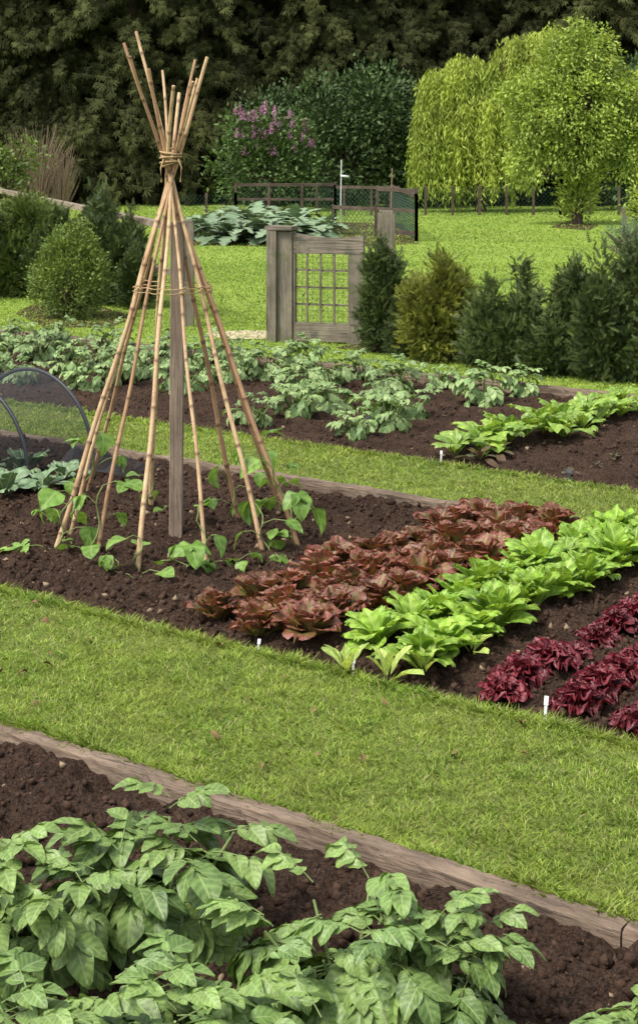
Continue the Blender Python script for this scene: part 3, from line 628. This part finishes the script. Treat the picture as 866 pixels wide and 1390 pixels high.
for (me,u,v,sc,rz) in ((YL,28,400,1.0,0),(YL,-60,402,1.1,2),(Y2,152,413,1.25,0),(Y1,135,408,1.15,2),(Y2,185,418,.8,1.2),(Y3,75,402,1.1,1)): put(me,'yew_shrub',P(u,v),rz,sc)
rng=np.random.default_rng(77)
mb=MB(); C=foliage(mb,[(0,0,.40,.42,.42,.42),(0,0,.64,.29,.29,.34),(.1,0,.9,.12,.12,.14)],1000,14,.03,DIA,.036,.6,.5); stems(mb,C,(0,0,0)); put(mb.mesh('box_shrub',[m_box,m_bark],False),'box_shrub',P(96,432),0,1.02)
# lilac
rng=np.random.default_rng(78); mb=MB(); C=foliage(mb,[(0,0,1.1,1.1,.8,1.0),(-.75,0,1.9,.45,.4,.7),(.45,0,1.9,.6,.5,.6),(0,0,1.8,.5,.5,.7),(-1.0,0,1.1,.5,.5,.7),(.9,0,1.0,.5,.5,.8)],360,22,.14,DIA,.13,.3,.2); stems(mb,C,(0,0,0),1,16,.05,.01)
front=C[(C[:,1]<.25)]
for c in front[np.argsort(-front[:,2]-rng.random(len(front))*2.2)[:46]]:
    n=65; tt=rng.random(n); X=c+np.column_stack([rng.normal(0,.05,n)*(1-tt),rng.normal(0,.05,n)*(1-tt)-.17,tt*.22+.08]); mb.many(DIA,frames(rng.normal(size=(n,3)),rng.uniform(0,6,n),np.full(n,.05)),X,rng.random(n),2)
put(mb.mesh('lilac_bush',[m_lil,m_bark,m_flo],False),'lilac_bush',P(365,287),0,1.05)
def bush(seed,lobes,nc,per,sig,mat,size,name,T=DIA,up=.2,shell=.3):
    global rng; rng=np.random.default_rng(seed); random.seed(seed); mb=MB(); C=foliage(mb,lobes,nc,per,sig,T,size,shell,up); stems(mb,C,(0,0,0),1,14,.07,.015); return mb.mesh(name,[mat,m_bark],False)
B1=bush(700,[(0,0,1.4,1.4,1.1,1.4),(.6,0,2.6,1.0,.9,1.1),(-.7,0,2.4,.9,.8,1.0),(1.3,0,1.5,.9,.8,1.2)],480,26,.2,m_bro,.15,'broadleaf_shrub')
for (x,y,sc,rz) in ((.9,45,1.05,0),(2.8,46,.95,2),(-1.3,46.5,.9,1),(5.2,47,.95,3),(8.8,44,1.1,1),(10.5,43,.9,4),(-9.5,41,.7,2)): put(B1,'broadleaf_shrub',(x,y,0),rz,sc)
# lime tree
rng=np.random.default_rng(79); random.seed(79); mb=MB()
lob=[(0,0,2.5,1.05,1.0,1.1),(.25,0,3.6,.6,.6,.8),(-.45,0,3.4,.55,.6,.7),(-1.0,0,2.4,.55,.6,.95),(1.05,0,2.7,.55,.6,.9),(1.05,0,1.7,.5,.6,.7),(-1.0,0,1.4,.5,.55,.6),(.05,0,4.25,.28,.3,.3),(-.35,0,4.0,.22,.3,.3),(.65,0,3.95,.25,.3,.3),(0,-.3,1.7,.8,.5,.7),(1.4,0,2.2,.25,.3,.5),(-1.35,0,2.9,.25,.3,.4)]
C=foliage(mb,lob,820,30,.10,DIA,.10,.3,-.5); foliage(mb,[(0,0,.7,.40,.36,.75),(0.1,0,1.2,.5,.4,.5)],150,24,.09,DIA,.10,.2,.6)
tube(mb,[[0,0,-.1],[.02,0,.8],[-.03,0,1.6],[.02,0,2.6],[.05,0,3.6]],[.14,.11,.09,.06,.02],9,1); stems(mb,C,(0,0,1.2),1,26,.05,.01)
put(mb.mesh('lime_tree',[m_lim,m_bark],False),'lime_tree',P(783,305),0,1.03)
# willow
rng=np.random.default_rng(80); random.seed(80); mb=MB(); XX=[];DD=[];TT=[]
tube(mb,[[0,0,-.1],[.05,0,1.2],[-.02,0,2.2],[.0,0,3.2]],[.16,.13,.10,.05],9,1)
cl=[((-.95,0,3.3),.62),((-.35,.1,3.65),.6),((.3,0,3.5),.55),((1.15,.2,4.2),.75),((.75,0,3.75),.6),((-1.25,0,2.7),.4),((1.9,.3,4.35),.6),((0,-.3,2.6),.7)]
tn_=[random.random() for _ in range(60)]
for i in range(1100):
    a=U(0,6.28); q=math.sqrt(random.random()); ci=random.randrange(len(cl)); c,rr=cl[ci]
    st=np.array([c[0]+math.cos(a)*q*rr,c[1]+math.sin(a)*q*rr,c[2]+.5*math.sqrt(max(0,1-q*q))+U(-.15,.1)])
    L=min(U(.5,1.5)+q*U(.8,2.8),st[2]-U(.12,.7)); k=max(8,int(L/.05)); tt=np.linspace(0,1,k); out=np.array([math.cos(a),math.sin(a),0])*U(.1,.3)
    pts=st+out*(1-(1-tt)**2)[:,None]+np.array([0,0,-1])*(tt**1.25*L)[:,None]+np.column_stack([.05*np.sin(tt*5+i),.03*np.cos(tt*4+i),0*tt])
    XX.append(pts+rng.normal(0,.03,(k,3))); DD.append(np.column_stack([rng.normal(0,.6,(k,2)),-np.ones(k)])); TT.append(np.clip(tn_[(int(a*1.5)+ci*9)%60]*.7+.1+U(0,.25)+rng.normal(0,.1,k),0,1))
    if i%6==0: tube(mb,[[0,0,2.2],[(st[0])*.5,st[1]*.5,(st[2]+2.8)/2],st],[.03,.02,.006],5,1)
X=np.concatenate(XX);D=np.concatenate(DD);n=len(X); mb.many(NAR,frames(D,rng.uniform(0,6,n),rng.uniform(.13,.22,n)),X,np.concatenate(TT),0)
put(mb.mesh('willow_tree',[m_wil,m_bark],False),'willow_tree',P(652,288),0,1.0)
put(bush(701,[(0,0,.3,.5,.5,.32)],120,20,.05,m_cab,.06,'lavender_shrub',NAR,.8),'lavender_shrub',P(852,343),0,.85)
put(bush(702,[(0,0,.9,.5,.5,.9),(.2,0,1.7,.35,.35,.5)],180,20,.1,m_lim,.09,'young_tree'),'young_tree',P(885,330),0,.85)
mb=MB(); beam(mb,[0,0,-.1],[0,0,.55],.12,.12,0,(0,1,0)); mb.obj('fence_post',m_wz,False,loc=P(848,318))
mb=MB(); random.seed(5)
for i in range(170):
    a=U(0,6.28);r=U(.0,.35);h=U(1.0,2.3); x,y=math.cos(a),math.sin(a); tube(mb,[[x*r*.3,y*r*.3,0],[x*r*.8,y*r*.8,h*.5],[x*(r+U(.1,.6)),y*(r+.2),h]],[.010,.007,.003],4)
tw=mb.mesh('dry_twig_shrub',m_tan)
for (u,v,sc) in ((55,300,1),(25,300,.9),(85,300,.8)): put(tw,'dry_twig_shrub',P(u,v),U(0,6),sc)
put(bush(703,[(0,0,1.1,.5,.5,.6),(.3,0,1.6,.4,.4,.4),(-.4,0,1.5,.4,.4,.4)],110,16,.12,m_box,.1,'young_tree'),'young_tree',P(5,320),0,1.0)
# ---------- woodland ----------
def conifer(seed,Ht=12.,Rb=2.6):
    global rng; rng=np.random.default_rng(seed); random.seed(seed); mb=MB(); lean=U(-.3,.3)
    tube(mb,[[0,0,-.3],[lean*.3,0,Ht*.4],[lean,0,Ht]],[.28,.2,.04],9,1)
    XX=[];DD=[];TT=[]
    for i in range(155):
        z=U(.3,Ht)*U(.75,1); a=U(0,6.28); q=z/Ht; Lb=Rb*(1-q*.6)*U(.5,1.15)+.3; k=18; tt=np.linspace(.12,1,k); d=np.array([math.cos(a),math.sin(a),0])
        pts=np.array([lean*q,0,z])+d*(tt*Lb)[:,None]+np.array([0,0,1])*(.3*tt-1.1*tt**2)[:,None]*Lb*.55
        if i%2==0: tube(mb,pts[::5],[.05,.035,.025,.01][:len(pts[::5])],4,1)
        tone=random.random()*.75
        for p,t in zip(pts,tt):
            n=7; sidev=np.cross(d,[0,0,1]); X=p+sidev*rng.normal(0,.20*(1.1-t*.6),(n,1))+rng.normal(0,.07,(n,3)); XX.append(X)
            DD.append(d*U(.1,.7)+sidev*rng.normal(0,.35,(n,1))+np.array([0,0,-.95])+rng.normal(0,.2,(n,3))); TT.append(np.clip(tone+.3*t-.1+rng.normal(0,.12,n),0,1))
    X=np.concatenate(XX);D=np.concatenate(DD);n=len(X); mb.many(FAN,frames(D,rng.uniform(0,6,n),rng.uniform(.15,.33,n)),X,np.concatenate(TT),0)
    return mb.mesh('conifer',[m_for,m_trunk],False)
CF=[conifer(800+i,U(10,12),U(2.3,2.9)) for i in range(4)]
wd=empty('woodland',(0,52,0)); random.seed(9)
for yy,st,x0 in ((49,1.8,-17),(52,2.0,-19)):
    x=x0
    while x<-x0: put(CF[random.randrange(4)],'conifer',(x+U(-.5,.5),yy-52+U(-1,1),0),U(0,6.28),U(.9,1.15),wd); x+=st*U(.8,1.2)
mb=MB(); V=[]
xs=np.linspace(-60,60,121)
for x in xs: 
    h=10+2*float(vn(np.array(x),np.array(0.),.4,1)); V+=[[x,55,-.1],[x,57,h*.6],[x,61,h],[x,75,h+1]]
mb.add(V,[np.array([[i*4+j,(i+1)*4+j,(i+1)*4+j+1,i*4+j+1] for i in range(120) for j in range(3)])]); mb.obj('wooded_hill',flat('dark_wood_hill',(.012,.018,.007),1,.0,.5,1.5,.8),False)

# ---------- light ----------
w=bpy.data.worlds.new('World'); scene.world=w; w.use_nodes=True; nt=w.node_tree; bg=nt.nodes['Background']; sky=nt.nodes.new('ShaderNodeTexSky'); sky.sky_type='NISHITA'; sky.sun_disc=False
EL=math.radians(58); AZ=math.radians(235); sky.sun_elevation=EL; sky.sun_rotation=AZ; sky.dust_density=3; sky.air_density=1
hs=nt.nodes.new('ShaderNodeHueSaturation'); hs.inputs['Saturation'].default_value=.35; hs.inputs['Value'].default_value=2.1; nt.links.new(sky.outputs[0],hs.inputs['Color']); nt.links.new(hs.outputs[0],bg.inputs[0]); bg.inputs[1].default_value=.15
sd=Vector((math.sin(AZ)*math.cos(EL),math.cos(AZ)*math.cos(EL),math.sin(EL)))
l=bpy.data.lights.new('sun','SUN'); l.energy=3.7; l.angle=math.radians(12); l.color=(1,.95,.87); lo=bpy.data.objects.new('sun',l); scene.collection.objects.link(lo); lo.rotation_euler=(-sd).to_track_quat('-Z','Y').to_euler()
# ---------- camera ----------
cam=bpy.data.cameras.new('camera'); co=bpy.data.objects.new('camera',cam); scene.collection.objects.link(co); co.location=(0,0,H); co.rotation_euler=(math.pi/2,0,0)
cam.sensor_fit='VERTICAL'; cam.sensor_height=36; cam.sensor_width=24; cam.lens=F/1390*36; cam.shift_y=-(695-VH)/1390; cam.clip_end=1000; cam.clip_start=.05
scene.camera=co
scene.view_settings.view_transform='Standard'; scene.view_settings.look='None'; scene.view_settings.exposure=0; scene.view_settings.gamma=1
